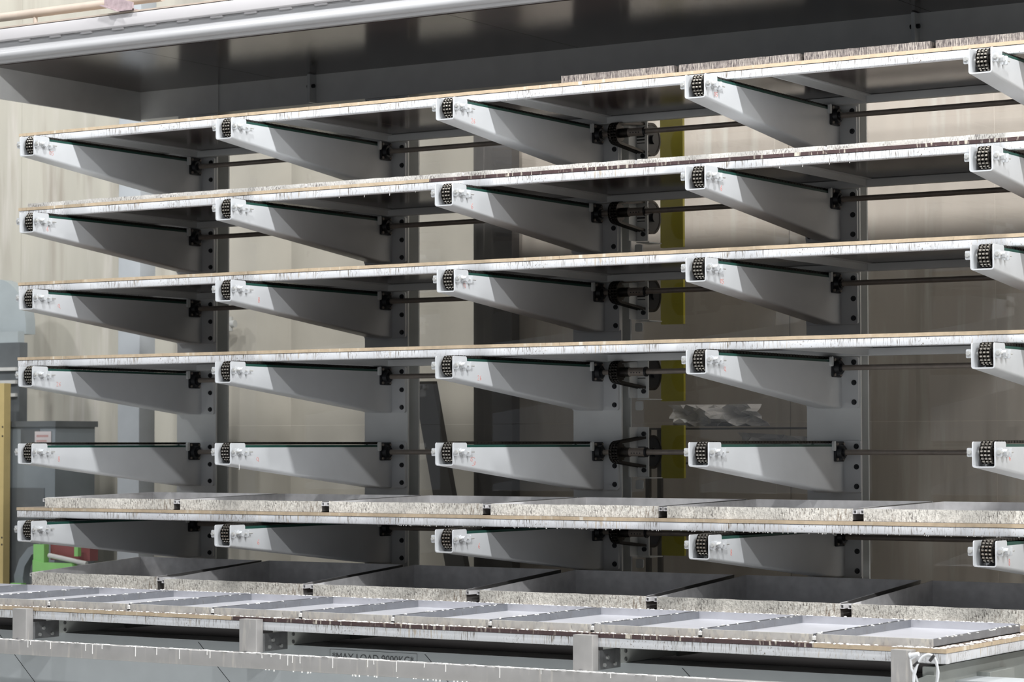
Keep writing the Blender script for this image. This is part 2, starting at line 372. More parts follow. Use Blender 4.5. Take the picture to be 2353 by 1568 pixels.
def make_arm():
    r = thing('cantilever_arm', 'x', 'arm')
    arm_body().parent = r
    MB().prism(rrect(-0.170, 0.170, -0.166, 0.139, 0.014), 1.687, 1.707, 'y').build('end_plate', 'arm_paint', r)
    bz = (0.107, -0.0145, -0.131)
    bolt = None
    for x in (0.143, -0.143):
        for z in bz:
            if bolt is None:
                bolt = MB().cyl((0, 1.687, 0), (0, 1.675, 0), 0.0125, 10).cyl((0, 1.687, 0), (0, 1.684, 0), 0.0165, 14).build('bolt', 'bolt_black', r); b = bolt
            else:
                b = bolt.copy(); C.objects.link(b)
            b.location = (x, 0, z)
    ch = chain_mesh(); ch.parent = r; ch['kind'] = 'stuff'
    mb = MB()
    for x in (-0.0195, 0, 0.0195): gear(x, 0.077, 0.078, 0.054, -0.004, 0.004, 16, mb)
    mb.cyl((-0.045, 0.077, 0.078), (0.045, 0.077, 0.078), 0.028, 16)
    mb.build('sprocket', 'chain_dark', r)
    MB().cyl((-0.088, 0.077, 0.078), (0.080, 0.077, 0.078), 0.011, 12).build('axle', 'zinc', r)
    MB().box(-0.040, 0.040, 0.17, 1.52, 0.100, 0.1195).box(HW-0.026, HW-0.003, 0.1405, 1.53, 0.098, 0.1195).build('guide_strip', 'guide_green', r)
    # chain tensioners on both cheeks
    for s in (1, -1):
        x0 = s*HW
        t1 = MB().prism(rrect(min(x0, x0+s*0.030), max(x0, x0+s*0.030), 0.055, 0.100, 0.006), 0.006, 0.014, 'y').build('tension_tab', 'arm_paint', r)
        MB().cyl((x0+s*0.017, 0.006, 0.078), (x0+s*0.017, -0.004, 0.078), 0.0105, 6).cyl((x0+s*0.017, 0.006, 0.078), (x0+s*0.017, 0.0035, 0.078), 0.0135, 14).build('bolt_head', 'zinc', t1)
        MB().prism(rrect(min(x0, x0+s*0.030), max(x0, x0+s*0.030), 0.055, 0.100, 0.006), 0.132, 0.142, 'y').build('tension_tab', 'arm_paint', r)
        MB().cyl((x0+s*0.017, 0.014, 0.078), (x0+s*0.017, 0.190, 0.078), 0.0050, 8).build('threaded_rod', 'zinc', r)
        MB().cyl((x0, 0.077, 0.078), (x0+s*0.010, 0.077, 0.078), 0.021, 16).cyl((x0+s*0.010, 0.077, 0.078), (x0+s*0.034, 0.077, 0.078), 0.0175, 6).build('axle_nut', 'arm_paint', r)
        MB().cyl((x0+s*0.017, 0.014, 0.078), (x0+s*0.017, 0.026, 0.078), 0.0115, 6).build('lock_nut', 'zinc', r)
    # rear flange bearing with four bolts
    bp = MB(); bp.prism(rrect(1.545, 1.660, 0.016, 0.136, 0.012), HW, HW+0.014, 'x')
    bp.cyl((HW+0.014, 1.60, 0.072), (HW+0.040, 1.60, 0.072), 0.046, 20, 0.040).cyl((HW+0.040, 1.60, 0.072), (HW+0.052, 1.60, 0.072), 0.026, 16)
    bo = bp.build('flange_bearing', 'bearing_black', r)
    for yy in (1.560, 1.645):
        for zz in (0.031, 0.121): MB().cyl((HW+0.014, yy, zz), (HW+0.022, yy, zz), 0.0085, 6).build('bearing_bolt', 'shaft_steel', bo)
    MB().prism(rrect(1.520, 1.545, 0.080, 0.138, 0.010), HW, HW+0.016, 'x').build('lug', 'column_paint', r)
    return r
MARKS = {'zero_five': [circ(0.6, 0, 0.5), [(2.4, .7), (1.5, .7), (1.5, .1), (2.1, .1), (2.3, -.4), (1.9, -.8), (1.4, -.7)]],
         'two_six': [[(0, .6), (.6, .8), (1.0, .3), (.1, -.8), (1.1, -.8)], [(2.2, .8), (1.7, .2), (1.6, -.4), (2.0, -.8), (2.4, -.4), (2.0, -.05), (1.65, -.3)]],
         'six_nine': [[(.9, 1), (.2, .2), (.1, -.5), (.6, -.9), (1.1, -.4), (.6, 0), (.15, -.3)], [(2.2, .2), (1.7, .1), (1.6, .7), (2.1, 1.0), (2.3, .4), (2.2, -.4), (1.9, -.9)]],
         'six': [[(.9, 1), (.2, .2), (.1, -.5), (.6, -.9), (1.1, -.4), (.6, 0), (.15, -.3)]],
         'loop': [circ(.5, .2, .5, -90, 250), [(1.0, -.3), (1.3, -.9)]],
         'eight': [circ(.5, .5, .35), circ(.5, -.45, .42)]}
mark_me = {}
for k, sg in MARKS.items():
    mb = MB(); strokes(mb, sg, HW+0.0006, 0, 0, 0.017 if k != 'six_nine' else 0.024, 0.0 if k != 'six_nine' else -1.1)
    o = mb.build('marker_scribble', 'red_marker'); mark_me[k] = o.data; bpy.data.objects.remove(o)
arm0 = make_arm(); first = True
TIPDX = {(3, 4): .021, (3, 5): .021, (2, 2): .010, (2, 1): -.012, (2, 5): -.012, (2, 3): -.008, (2, 4): -.008}
marks = {(0, 0): ('zero_five', .14, .03), (0, 1): ('six', .12, .03), (0, 2): ('loop', .23, .03), (0, 3): ('two_six', .22, .02), (0, 4): ('eight', .24, .03), (1, 4): ('loop', .25, .03), (1, 2): ('eight', .26, .02), (1, 5): ('six', .26, .02),
         (2, 0): ('two_six', .18, .01), (2, 1): ('six', .19, .01), (2, 2): ('loop', .09, .04), (2, 3): ('two_six', .25, .01), (2, 4): ('six_nine', .19, .05), (2, 5): ('six', .26, .03), (3, 0): ('zero_five', .10, .03), (3, 1): ('six', .17, .02), (3, 2): ('zero_five', .16, .01), (3, 3): ('loop', .20, .03), (3, 5): ('eight', .24, .03), (4, 4): ('six', .18, .05), (4, 5): ('eight', .16, .02)}
arms = {}
for j in range(7):
    for i in range(5):
        o = arm0 if first else copy_tree(arm0); first = False
        o.location = (AX[i]+TIPDX.get((i, j), 0)*0.6, 0, RZ[j]); arms[(i, j)] = o
        tag(o, f'white steel cantilever arm with chain tip, {COL[i]}, on the {ROW[j]} level', 'arm', 'cantilever arms of the rack')
for (i, j), (k, y, z) in marks.items():
    s = bpy.data.objects.new('marker_scribble', mark_me[k]); C.objects.link(s); s.parent = arms[(i, j)]; s.location = (0, y, z)

# ------------------------------------------------------------------ drive shafts
for j in range(7):
    r = thing('drive_shaft', f'long steel drive shaft through the arms of the {ROW[j]} level', 'shaft', (0, 1.60, RZ[j]+0.072), 'drive shafts along the rack')
    MB().cyl((AX[0]-0.05, 0, 0), (AX[4]+0.9, 0, 0), 0.0165, 16).build('rod', 'shaft_steel', r)
    cp_ = MB().cyl((0.30, 0, 0), (0.415, 0, 0), 0.0265, 18).build('coupling', 'shaft_steel', r)
    for xx in (0.325, 0.345, 0.365, 0.385):
        MB().cyl((xx, -0.024, -0.006), (xx, -0.028, -0.006), 0.004, 8).build('grub_screw', 'bolt_black', cp_)
    MB().cyl((0.412, 0, 0), (0.424, 0, 0), 0.031, 18).build('collar', 'bolt_black', r)

# ------------------------------------------------------------------ drive units beside the middle column
for j in range(6):
    r = thing('drive_unit', f'black chain drive with yellow cover on the {ROW[j]} level', 'drive', (0, 0, RZ[j]+0.072), 'chain drives beside the middle column')
    mb = MB()
    for x in (0.195, 0.215, 0.235): gear(x, 1.60, 0, 0.058, -0.005, 0.005, 15, mb)
    mb.cyl((0.18, 1.60, 0), (0.30, 1.60, 0), 0.030, 16)
    mb.build('small_sprocket', 'chain_dark', r)
    # chain loop (outer belt of links)
    pts = []
    R1, R2, D = 0.062, 0.100, 0.395
    th = math.asin((R2-R1)/D)
    n = 16
    for k in range(n+1):
        a = PI/2+th+(PI-2*th)*k/n; pts.append((1.60+R1*math.cos(a), R1*math.sin(a)))
    for k in range(n+1):
        a = -PI/2-th+(PI+2*th)*k/n; pts.append((1.995+R2*math.cos(a), R2*math.sin(a)))
    # resample into links
    seg = []; tot = 0; m_ = len(pts)
    for k in range(m_):
        p, q = pts[k], pts[(k+1) % m_]; l = math.hypot(q[0]-p[0], q[1]-p[1]); seg.append((p, q, l)); tot += l
    N = int(tot/0.019); links = []; acc = 0; k = 0
    for t in range(N):
        s_ = t*tot/N
        while acc+seg[k][2] < s_: acc += seg[k][2]; k += 1
        p, q, l = seg[k]; u = (s_-acc)/l; links.append((p[0]+(q[0]-p[0])*u, p[1]+(q[1]-p[1])*u))
    mb = MB()
    for t in range(N):
        p, q = links[t], links[(t+1) % N]
        for x in (0.195, 0.215, 0.235): mb.cyl((x-.007, p[0], p[1]), (x+.007, p[0], p[1]), 0.006, 6, caps=False)
        ty, tz = q[0]-p[0], q[1]-p[1]; l = math.hypot(ty, tz); ny, nz = -tz/l*0.008, ty/l*0.008
        for x in (0.1855, 0.205, 0.225, 0.2445):
            vs = [(xx, a[0]+sg*ny, a[1]+sg*nz) for xx in (x-.001, x+.001) for a, sg in ((p, -1), (p, 1), (q, 1), (q, -1))]
            mb.add(vs, [(0, 1, 2, 3), (7, 6, 5, 4), (0, 4, 5, 1), (1, 5, 6, 2), (2, 6, 7, 3), (3, 7, 4, 0)])
    c_ = mb.build('drive_chain', 'chain_dark', r, smooth=False); c_['kind'] = 'stuff'
    mb = MB(); gear(0.215, 1.995, 0, 0.106, -0.028, 0.028, 30, mb); mb.cyl((0.15, 1.995, 0), (0.262, 1.995, 0), 0.03, 16); mb.build('large_sprocket', 'bearing_black', r)
    MB().box(0.172, 0.262, 1.898, 1.908, -0.158, 0.158).box(0.172, 0.182, 1.80, 1.90, -0.158, 0.158).build('mounting_bracket', 'column_paint', r)
    for z in (-0.115, 0.115): MB().cyl((0.232, 1.898, z), (0.232, 1.885, z), 0.015, 10).build('bracket_bolt', 'bolt_black', r)
    MB().prism(rrect(0.172, 0.226, -0.235, -0.178, 0.012), 1.89, 1.90, 'y').build('tab', 'column_paint', r)
    MB().box(0.177, 0.272, 1.90, 2.06, -0.168, -0.162).build('bracket_shelf', 'column_paint', r)
    y0 = MB(); y0.prism(rrect(0.128, 0.296, -0.172, 0.172, 0.006), 2.30, 2.325, 'y'); y0.build('cover', 'cover_yellow', r)

# ------------------------------------------------------------------ pallets
PX0, PX1 = -3.69, 3.72; PD = 1.32
FILM = {}
def make_pallet(name, label, loc, seams, dark, group=None):
    """local: x along, y 0..PD, z 0 at underside; white frame 47 mm, plywood 20 mm"""
    r = thing(name, label, 'pallet', loc, group)
    MB().prism(rrect(0, 0.045, 0, 0.047, 0.006), PX0+0.004, PX1-0.004, 'x').build('front_rail', 'pallet_white', r)
    MB().prism(rrect(PD-0.045, PD, 0, 0.047, 0.005), PX0+0.004, PX1-0.004, 'x').build('back_rail', 'pallet_rail', r)
    for x0 in (PX0+0.004, PX1-0.049): MB().prism(rrect(x0, x0+0.045, 0, 0.047, 0.005), 0.045, PD-0.045, 'y').build('end_rail', 'pallet_white', r)
    for a, d in zip(AX, (0.077, 0.080, 0.131, 0.270, 0.20)):
        MB().box(a+d-0.006, a+d, 0.045, PD-0.045, 0.003, 0.047).box(a+d-0.006, a+d+0.03, 0.045, PD-0.045, 0.041, 0.047).build('cross_rail', 'pallet_rail', r)
    for k in range(len(seams)-1):
        a, b = seams[k], seams[k+1]; mb = MB()
        x0, x1, y0, y1, z0, z1 = a+(0.0008 if k else 0), b-0.0008, -0.002, PD+0.002, 0.0475, 0.067
        vs = [(x, y, z) for x in (x0, x1) for y in (y0, y1) for z in (z0, z1)]
        mb.add(vs, [(0, 1, 3, 2), (4, 6, 7, 5), (0, 4, 5, 1), (2, 3, 7, 6)], 0); mb.add(vs, [(0, 2, 6, 4)], 1); mb.add(vs, [(1, 5, 7, 3)], 2)
        mb.build('plywood_sheet', ['ply_edge_film' if k in dark else 'ply_edge', 'film_brown', 'ply_top'], r, smooth=False)
    return r
seam3 = [PX0, -1.25, 1.19, PX1]; seamd = [PX0, -0.345, 3.07, PX1]
PALL = {0: (seam3, (), 'bare tan-edged pallet on the top level with four brown slabs'), 1: ([PX0, -0.345, PX1], (1,), 'pallet on the second level, its edge half tan half dark'),
        2: (seam3, (), 'empty white framed pallet on the third level'), 3: (seam3, (), 'empty white framed pallet on the fourth level'), 5: (seam3, (), 'white framed pallet under crusted trays on the sixth level'), 6: (seam3, (), 'lowest rack pallet, hidden behind the loading trolley')}
for j, (sm, dk, lb) in PALL.items():
    make_pallet('plywood_pallet', lb, (0, 0.34, RZ[j]+0.1405), sm, dk, 'white framed plywood pallets')
TY, TZ = -1.50, -1.356
make_pallet('plywood_pallet', 'front plywood pallet standing on the aluminium loading trolley', (0, TY, TZ), seamd, (1,), 'white framed plywood pallets')

# ------------------------------------------------------------------ casting trays
def make_tray(label, x0, x1, y0, y1, z, hf, hb, front, side, floor, group, tubes=True, cat='tray', back=None):
    cx = (x0+x1)/2; w = (x1-x0)/2; d = y1-y0; t = 0.006
    r = thing('casting_tray', label, cat, (cx, y0, z), group)
    MB().box(-w, w, 0, d, 0, 0.004).build('bottom', floor, r)
    nseg = 22
    # crusted front wall with a slightly uneven face
    mb = MB(); vs = []
    for k in range(nseg+1):
        x = -w+2*w*k/nseg; e = random.uniform(-0.0018, 0.0018) if front.startswith('crust') else 0; e2 = random.uniform(-0.0015, 0.0012) if front.startswith('crust') else 0
        vs += [(x, -t+e, 0), (x, -t-e, hf+e2), (x, t, hf+e2), (x, t, 0)]
    fs = []
    for k in range(nseg):
        for i in range(4):
            a, b = k*4+i, k*4+(i+1) % 4; fs.append((a, a+4, b+4, b))
    fs += [(0, 1, 2, 3), (nseg*4+3, nseg*4+2, nseg*4+1, nseg*4)]
    mb.add(vs, fs).build('front_wall', front, r)
    for s in (-1, 1):
        xa, xb = (-w, -w+t) if s < 0 else (w-t, w)
        vs = [(x, y, zz) for x in (xa, xb) for y, zz in ((t, 0), (t, hf), (d-t, hb), (d-t, 0))]
        sw_ = MB().add(vs, [(7, 6, 5, 4) if s < 0 else (0, 1, 2, 3), (0, 4, 5, 1), (1, 5, 6, 2), (2, 6, 7, 3), (3, 7, 4, 0)], 0); sw_.add(vs, [(0, 1, 2, 3) if s < 0 else (7, 6, 5, 4)], 1)
        sw_.build('side_wall', [side, 'oiled_steel' if front == 'crust' else side], r, smooth=False)   # outer face painted dark for the shade in the gaps
    MB().box(-w, w, d-t, d, 0, hb).build('back_wall', back or side, r)
    if tubes:   # square stiffening tube along each long side, its open end showing in the gap
        for s in (-1, 1):
            xa, xb = (-w-0.023, -w-0.001) if s < 0 else (w+0.001, w+0.023)
            zt = hf-0.006; q = 0.003; mb = MB()
            o_ = [(xa, zt-0.022), (xb, zt-0.022), (xb, zt), (xa, zt)]; i_ = [(xa+q, zt-0.022+q), (xb-q, zt-0.022+q), (xb-q, zt-q), (xa+q, zt-q)]
            vs = [(x, y, zz) for y in (-0.002, d) for x, zz in o_]+[(x, y, zz) for y in (-0.002, d) for x, zz in i_]
            fs = [(k, (k+1) % 4, 4+(k+1) % 4, 4+k) for k in range(4)]+[(8+(k+1) % 4, 8+k, 12+k, 12+(k+1) % 4) for k in range(4)]+[((k+1) % 4, k, 8+k, 8+(k+1) % 4) for k in range(4)]
            mb.add(vs, fs).build('edge_tube', 'tray_steel', r, smooth=False)
    return r
ORD = ['first', 'second', 'third', 'fourth', 'fifth', 'sixth', 'seventh', 'eighth', 'ninth', 'tenth', 'eleventh', 'twelfth']
T6 = [(-3.458, -2.352), (-2.292, -1.170), (-1.107, 0.014), (0.075, 1.200), (1.257, 2.392), (2.459, 3.58)]
T7 = [(-3.571, -2.488), (-2.424, -1.313), (-1.230, -0.104), (-0.003, 1.114), (1.190, 2.314), (2.384, 3.50)]
T2 = [(-3.612, -2.462), (-2.438, -1.290), (-1.266, -0.122), (-0.098, 1.059), (1.083, 2.242), (2.266, 3.42)]
T1 = [(0.571, 1.316), (1.347, 2.098), (2.127, 2.862), (2.897, 3.63)]
for k, (a, b) in enumerate(T6): make_tray(f'long crusted steel tray on the sixth level, {ORD[k]} from left', a, b, 0.37, 1.44, RZ[5]+0.2085, 0.066, 0.084, 'crust', 'tray_steel', 'tray_steel', 'crusted trays on the sixth level')
for k, (a, b) in enumerate(T7): make_tray(f'deep crusted tray on the lowest rack level behind trolley, {ORD[k]} from left', a, b, 0.37, 1.44, RZ[6]+0.2085, 0.076 if k else 0.088, 0.150, 'crust', 'tray_steel', 'tray_steel', 'crusted trays on the lowest level')
for k, (a, b) in enumerate(T2): make_tray(f'shallow whitish crusted tray on the second level, {ORD[k]} from left', a, b, 0.352, 1.44, RZ[1]+0.2085, 0.026, 0.026, 'crust_thin', 'tray_steel', 'tray_steel', 'shallow trays on the second level', tubes=False)
for k, (a, b) in enumerate(T1): make_tray(f'brown ridged slab form on the topmost pallet, {ORD[k]} from left', a, b, 0.365, 1.44, RZ[0]+0.2085, 0.044, 0.044, 'crust_dark', 'crust_dark', 'tube_dark', 'brown slab forms on the top pallet', tubes=False)
for x in (-0.83, -0.72, -0.60):
    pass
TT = [3.648-0.5935*k for k in range(13)]
for k in range(12):
    b, a = TT[k]-0.011, TT[k+1]+0.011
    t_ = make_tray(f'clean shallow tray on the front trolley, {ORD[k]} from the right end', a, b, TY+0.042, TY+1.09, TZ+0.0675, 0.038, 0.042, 'tray_front', 'tray_alu', 'tray_floor', 'clean trays on the trolley', tubes=False, back='tray_back')
    # white plastered spacer dowel in the gap to the next tray
    d = MB().blob((0, 0.004, 0.020), 0.009, 0.010, 0.012, 8).box(-0.008, 0.008, -0.004, 0.02, 0.010, 0.026).build('spacer', 'plaster_white')
    d2 = MB().box(-0.009, 0.009, 0.0, 0.03, 0.0, 0.010).build('shim', 'tube_dark', d)
    d.location = (a-0.011, TY+0.036, TZ+0.0675); d.name = 'spacer_block'
    tag(d, f'white plastered spacer block before trolley tray gap, {ORD[k]} from right', 'spacer', 'spacer blocks between trolley trays')

# small dark studs poking up from the top pallet
for k, x in enumerate((-0.86, -0.76, -0.64)):
    s = MB().cyl((x, 0.42, 0), (x, 0.42, 0.012), 0.013, 10).cyl((x, 0.42, 0.012), (x, 0.42, 0.02), 0.008, 10).build('magnet_stud', 'bolt_black')
    s.location = (0, 0, RZ[0]+0.2085); tag(s, f'small dark stud on the topmost pallet edge, {ORD[k]} from left', 'stud', 'studs on the top pallet')

# ------------------------------------------------------------------ loading trolley
tr_ = thing('loading_trolley', 'aluminium and grey steel loading trolley in front of the rack', 'trolley', (0, 0, -FL))
def tp(mb, name, m_, parent=None):
    o = mb.build(name, m_, parent or tr_)
    if parent is None or parent is tr_: o.location = (0, 0, FL)
    return o
BZ0, BZ1 = -1.549, -1.468
tp(MB().prism(rrect(-1.600, -1.545, BZ0, BZ1, 0.004), -4.3, 4.2, 'x'), 'front_beam', 'aluminium')
for x0, x1 in ((-1.874, -1.768), (-0.242, -0.126), (1.818, 1.929), (3.480, 3.578)):
    mb = MB(); mb.prism(rrect(x0, x1, -1.566, -1.508, 0.004), BZ1, -1.296, 'z'); po = tp(mb, 'post', 'aluminium')
    MB().cyl(((x0+x1)/2-0.01, -1.566, BZ1-0.004), ((x0+x1)/2-0.01, -1.574, BZ1-0.004), 0.012, 12).build('stud_bolt', 'galvanised', po)
    if x0 < 3:
        # galvanised gusset and painted cross arm behind the post
        g = MB(); g.box(x1-0.012, x1, -1.508, -1.30, BZ1+0.002, -1.372); go = tp(g, 'gusset', 'galvanised')
        for yy, zz in ((-1.43, -1.41), (-1.46, -1.445), (-1.36, -1.445)): MB().cyl((x1, yy, zz), (x1+0.010, yy, zz), 0.010, 6).build('gusset_bolt', 'zinc', go)
        ca = tp(MB().prism(rrect(x1-0.10, x1+0.004, -1.448, -1.372, 0.003), -1.30, -0.25, 'y'), 'cross_arm', 'cross_arm_paint')
        for zz in (-1.39, -1.43): MB().cyl((x1+0.004, -1.26, zz), (x1+0.010, -1.26, zz), 0.010, 10).build('cross_arm_bolt', 'galvanised', ca)
        tp(MB().box(x1+0.004, x1+0.020, -0.75, -0.45, -1.452, -1.415), 'clip_plate', 'trolley_plate')
tp(MB().box(-4.2, 4.1, -1.25, -1.00, -FL+0.14, -1.449), 'side_panel', 'trolley_grey')
tp(MB().box(-4.1, 4.0, -1.00, -0.12, -1.62, -1.58), 'inner_deck', 'dark_steel')
tp(MB().box(-4.1, 4.0, -0.12, -0.08, -1.62, -1.39), 'rear_rail', 'dark_steel')
for k in range(-2, 5):   # thin diagonal panel joints on the lower side panel
    xa = -2.17+1.515*k; vs = [(xa+0.10*0-0.0, 0, 0)]
    w_ = 0.0022; L_ = 0.60
    vs = [(xa-w_+u*L_, y, -1.50+0.07-u*L_*0.93) for y in (-1.2512, -1.249) for u in (0, 1)]+[(xa+w_+u*L_, y, -1.50+0.07-u*L_*0.93) for y in (-1.2512, -1.249) for u in (0, 1)]
    vs = [(v[0]-0.13, v[1], v[2]-0.03) for v in vs]
    tp(MB().add(vs, [(0, 4, 5, 1), (2, 3, 7, 6), (0, 2, 6, 4), (1, 5, 7, 3), (0, 1, 3, 2), (4, 6, 7, 5)]), 'panel_joint', 'seam_black')
# load plate lettering
tc_ = bpy.data.curves.new('lettering', 'FONT'); tc_.body = '*MAX LOAD 9000KG*'; tc_.size = 0.062; tc_.extrude = 0.0005
to = bpy.data.objects.new('tmp', tc_); C.objects.link(to)
dg = bpy.context.evaluated_depsgraph_get(); tm = bpy.data.meshes.new_from_object(to.evaluated_get(dg)); bpy.data.objects.remove(to)
tm.materials.clear(); tm.materials.append(MATS['ink'])
xs = [v.co.x for v in tm.vertices]; sc = 0.525/(max(xs)-min(xs))
for v in tm.vertices: v.co = Vector((0.135+(v.co.x-min(xs))*sc, -1.2512-v.co.z, -1.5165+v.co.y*sc*1.02))
lt = bpy.data.objects.new('lettering', tm); C.objects.link(lt); lt.parent = tr_; lt.location = (0, 0, FL); lt['label'] = 'engraved words MAX LOAD 9000KG'
tp(MB().box(0.118, 0.682, -1.2515, -1.2495, -1.4615, -1.4600).box(0.681, 0.6825, -1.2515, -1.2495, -1.54, -1.460).box(0.118, 0.1195, -1.2515, -1.2495, -1.54, -1.460), 'plate_outline', 'ink')
# right end of the trolley: notched bracket, end beam and small bracket box
nb = [(3.545, -1.71), (3.575, -1.71)]
mb = MB(); mb.prism([(3.560, -1.44), (3.640, -1.405), (3.690, -1.405), (3.690, -2.0), (3.560, -2.0)], -1.545, -1.530, 'y'); tp(mb, 'notched_bracket', 'trolley_plate')
tp(MB().prism(rrect(-1.49, -0.15, -2.0, -1.372, 0.006), 3.60, 3.655, 'x'), 'end_plate', 'trolley_plate')
tp(MB().box(3.655, 3.72, -1.00, -0.70, -1.50, -1.43), 'end_bracket', 'trolley_plate')
tp(MB().cyl((3.72, -0.92, -1.47), (3.735, -0.92, -1.47), 0.014, 6), 'bracket_nut', 'zinc')
tp(MB().box(3.655, 3.78, -1.30, -0.20, -1.62, -1.54), 'end_rail', 'trolley_plate')
for x in (-3.2, -1.0, 1.2, 3.2):   # castor wheels under the panel
    w_ = MB().cyl((x-0.03, -1.25, -FL+0.07), (x+0.03, -1.25, -FL+0.07), 0.07, 20).cyl((x-0.035, -1.25, -FL+0.07), (x+0.035, -1.25, -FL+0.07), 0.02, 12); tp(w_, 'wheel', 'tube_dark')
    w2 = MB().cyl((x-0.03, -0.3, -FL+0.07), (x+0.03, -0.3, -FL+0.07), 0.07, 20); tp(w2, 'wheel', 'tube_dark')
tp(MB().box(-4.1, 4.0, -0.34, -0.26, -FL+0.11, -1.62), 'rear_panel', 'dark_steel')

# coiled white cable tied to the right post
cc = thing('cable_coil', 'coiled white cable tied to the right trolley post', 'cable', (3.655, -1.585, -1.395))
for k in range(4):
    pts = []
    for i in range(28):
        a = 2*PI*i/28; pts.append((0.004*k+0.052*math.cos(a)+random.uniform(-.002, .002)+0.012*math.sin(a), -0.006*k+0.03*math.cos(a)*0.3, -0.01+(0.088+0.004*k)*math.sin(a)))
    MB().tube(pts, 0.0048, 8, True).build('loop', 'cable_white', cc)
MB().tube([(-0.05, 0.01, 0.075), (-0.072, 0.005, 0.06), (-0.066, 0, 0.02), (-0.045, -0.004, -0.01), (-0.03, -0.006, -0.05)], 0.005, 8).build('cable_tail', 'cable_white', cc)
MB().cyl((-0.075, 0.01, 0.078), (-0.035, 0.01, 0.086), 0.010, 10).cyl((-0.078, 0.01, 0.077), (-0.072, 0.01, 0.0785), 0.013, 10).build('plug', 'cable_white', cc)
for p, q in (((-0.046, -0.02, 0.035), (-0.02, -0.026, 0.055)), ((0.035, -0.02, -0.085), (0.055, -0.02, -0.06)), ((0.03, -0.02, 0.06), (0.05, -0.02, 0.085))):
    MB().cyl(p, q, 0.0075, 8).build('cable_tie', 'tube_dark', cc)

# plaster crumbs and drips on the trolley edges
mb = MB()
for k in range(620):
    x = random.uniform(-3.0, PX1); c = random.random()
    zz = TZ+0.067; yy = TY+random.uniform(0.0, 0.03)
    if 0.3 < x < 1.2 or x > 3.0: n_ = 1.4
    else: n_ = 1.0
    mb.blob((x, yy, zz+0.001), random.uniform(.004, .012)*n_, random.uniform(.004, .009), random.uniform(.001, .0035)*n_, 5)
for k in range(160):
    x = random.uniform(PX1-0.06, PX1-0.005); y = TY+random.uniform(0, 1.1); mb.blob((x, y, TZ+0.068), random.uniform(.004, .014), random.uniform(.004, .014), random.uniform(.001, .004), 5)
cr = mb.build('plaster_crumbs', 'plaster_white'); tag(cr, 'white plaster crumbs along the edge of the trolley pallet', 'plaster', kind='stuff')
mb = MB()
for k in range(520):
    x = random.uniform(-2.6, 3.6); kk = random.choice(TT)
    if random.random() < 0.5: p = (x, TY+1.088, TZ+0.0675+0.043)
    else: p = (kk+random.choice((-.012, .012)), TY+random.uniform(0.05, 1.08), TZ+0.0675+0.040)
    mb.blob(p, random.uniform(.004, .012), random.uniform(.004, .012), random.uniform(.001, .004), 5)
cr = mb.build('plaster_specks', 'plaster_white'); tag(cr, 'white plaster specks on the rims of the trolley trays', 'plaster', kind='stuff')
mb = MB()
for x in (-2.2, -1.72, -1.70, -1.55, -1.29, -1.24, -1.17, -0.93, -0.78, -0.62, -0.43, -0.41, -0.06, 0.0, 0.06, 0.11, 0.14, 0.19, 0.40, 0.62, 0.66, 0.80, 0.97, 1.10, 1.42, 1.66, 2.05, 2.3):
    l = random.choice((0.012, 0.02, 0.02, 0.035, 0.05)); h = 0.0022
    mb.tube([(x, -1.6005, BZ1+0.001), (x+random.uniform(-.001, .001), -1.601, BZ1-l*0.6), (x, -1.601, BZ1-l)], h, 6); mb.blob((x, -1.601, BZ1-l), h*1.5, h*1.2, h*1.8, 6)
for k in range(500):
    x = random.uniform(-3, 2.6); mb.blob((x, -1.6+random.uniform(0.0, 0.03), BZ1+0.0008), random.uniform(.006, .025), random.uniform(.004, .01), random.uniform(.0006, .003), 5)
for k in range(30):
    x = random.uniform(-0.1, 1.6); mb.tube([(x, -1.6005, BZ0+0.002), (x, -1.601, BZ0-random.uniform(.002, .008))], 0.004, 5)
cr = mb.build('plaster_drips', 'plaster_white'); tag(cr, 'dried white drips running down the aluminium trolley beam', 'plaster', kind='stuff')
# drips hanging under rack pallets
mb = MB()
for j, x, l in ((1, -1.02, .010), (1, -.83, .016), (1, -.64, .016), (1, -.45, .008), (1, 1.98, .012), (1, 2.12, .014), (1, 2.28, .010), (1, 2.4, .010), (0, 0.2, .006), (4, -1.52, .03)):
    z0 = RZ[j]+0.1405 if j != 4 else RZ[j]+0.0; y0 = 0.345 if j != 4 else 0.004
    mb.tube([(x, y0, z0+0.003), (x+0.001, y0, z0-l*0.6), (x, y0, z0-l)], 0.0013, 5)
for k in range(140):
    x = random.uniform(-0.6, 3.6); mb.tube([(x, 0.343, RZ[5]+0.143), (x, 0.343, RZ[5]+0.1405-random.uniform(.001, .006))], 0.002, 4)
cr = mb.build('mortar_drips', 'plaster_white'); tag(cr, 'thin pale mortar drips hanging from the rack pallets', 'plaster', kind='stuff')

# ------------------------------------------------------------------ upper deck above the rack
dk = thing('upper_deck', 'large white fronted steel deck with dark underside above the rack', 'deck', (0, 0, 1.957))
def dp(mb, name, m_, smooth=True):
    o = mb.build(name, m_, dk, smooth); o.location = (0, 0, -1.957); return o
DX0, DX1 = -3.82, 4.2
dp(MB().prism(rrect(0.12, 0.20, 2.300, 2.384, 0.010), DX0, DX1, 'x'), 'frame_rail', 'fascia_white')
dp(MB().box(DX0, DX1, 0.118, 1.88, 2.384, 2.394), 'top_board', 'pale_wood')
prof = [(0.160, 2.300), (0.150, 2.298), (0.148, 2.245)]
for i in range(0, 9):
    a = PI/2+PI*i/8; prof.append((0.146+0.032*math.cos(a)*1.0, 2.208+0.032*math.sin(a)))
prof += [(0.150, 2.170), (0.162, 2.160), (0.20, 2.160), (0.20, 2.300)]
dp(MB().prism(prof, DX0, DX1, 'x'), 'lower_beam', 'fascia_beam')
tabm = None
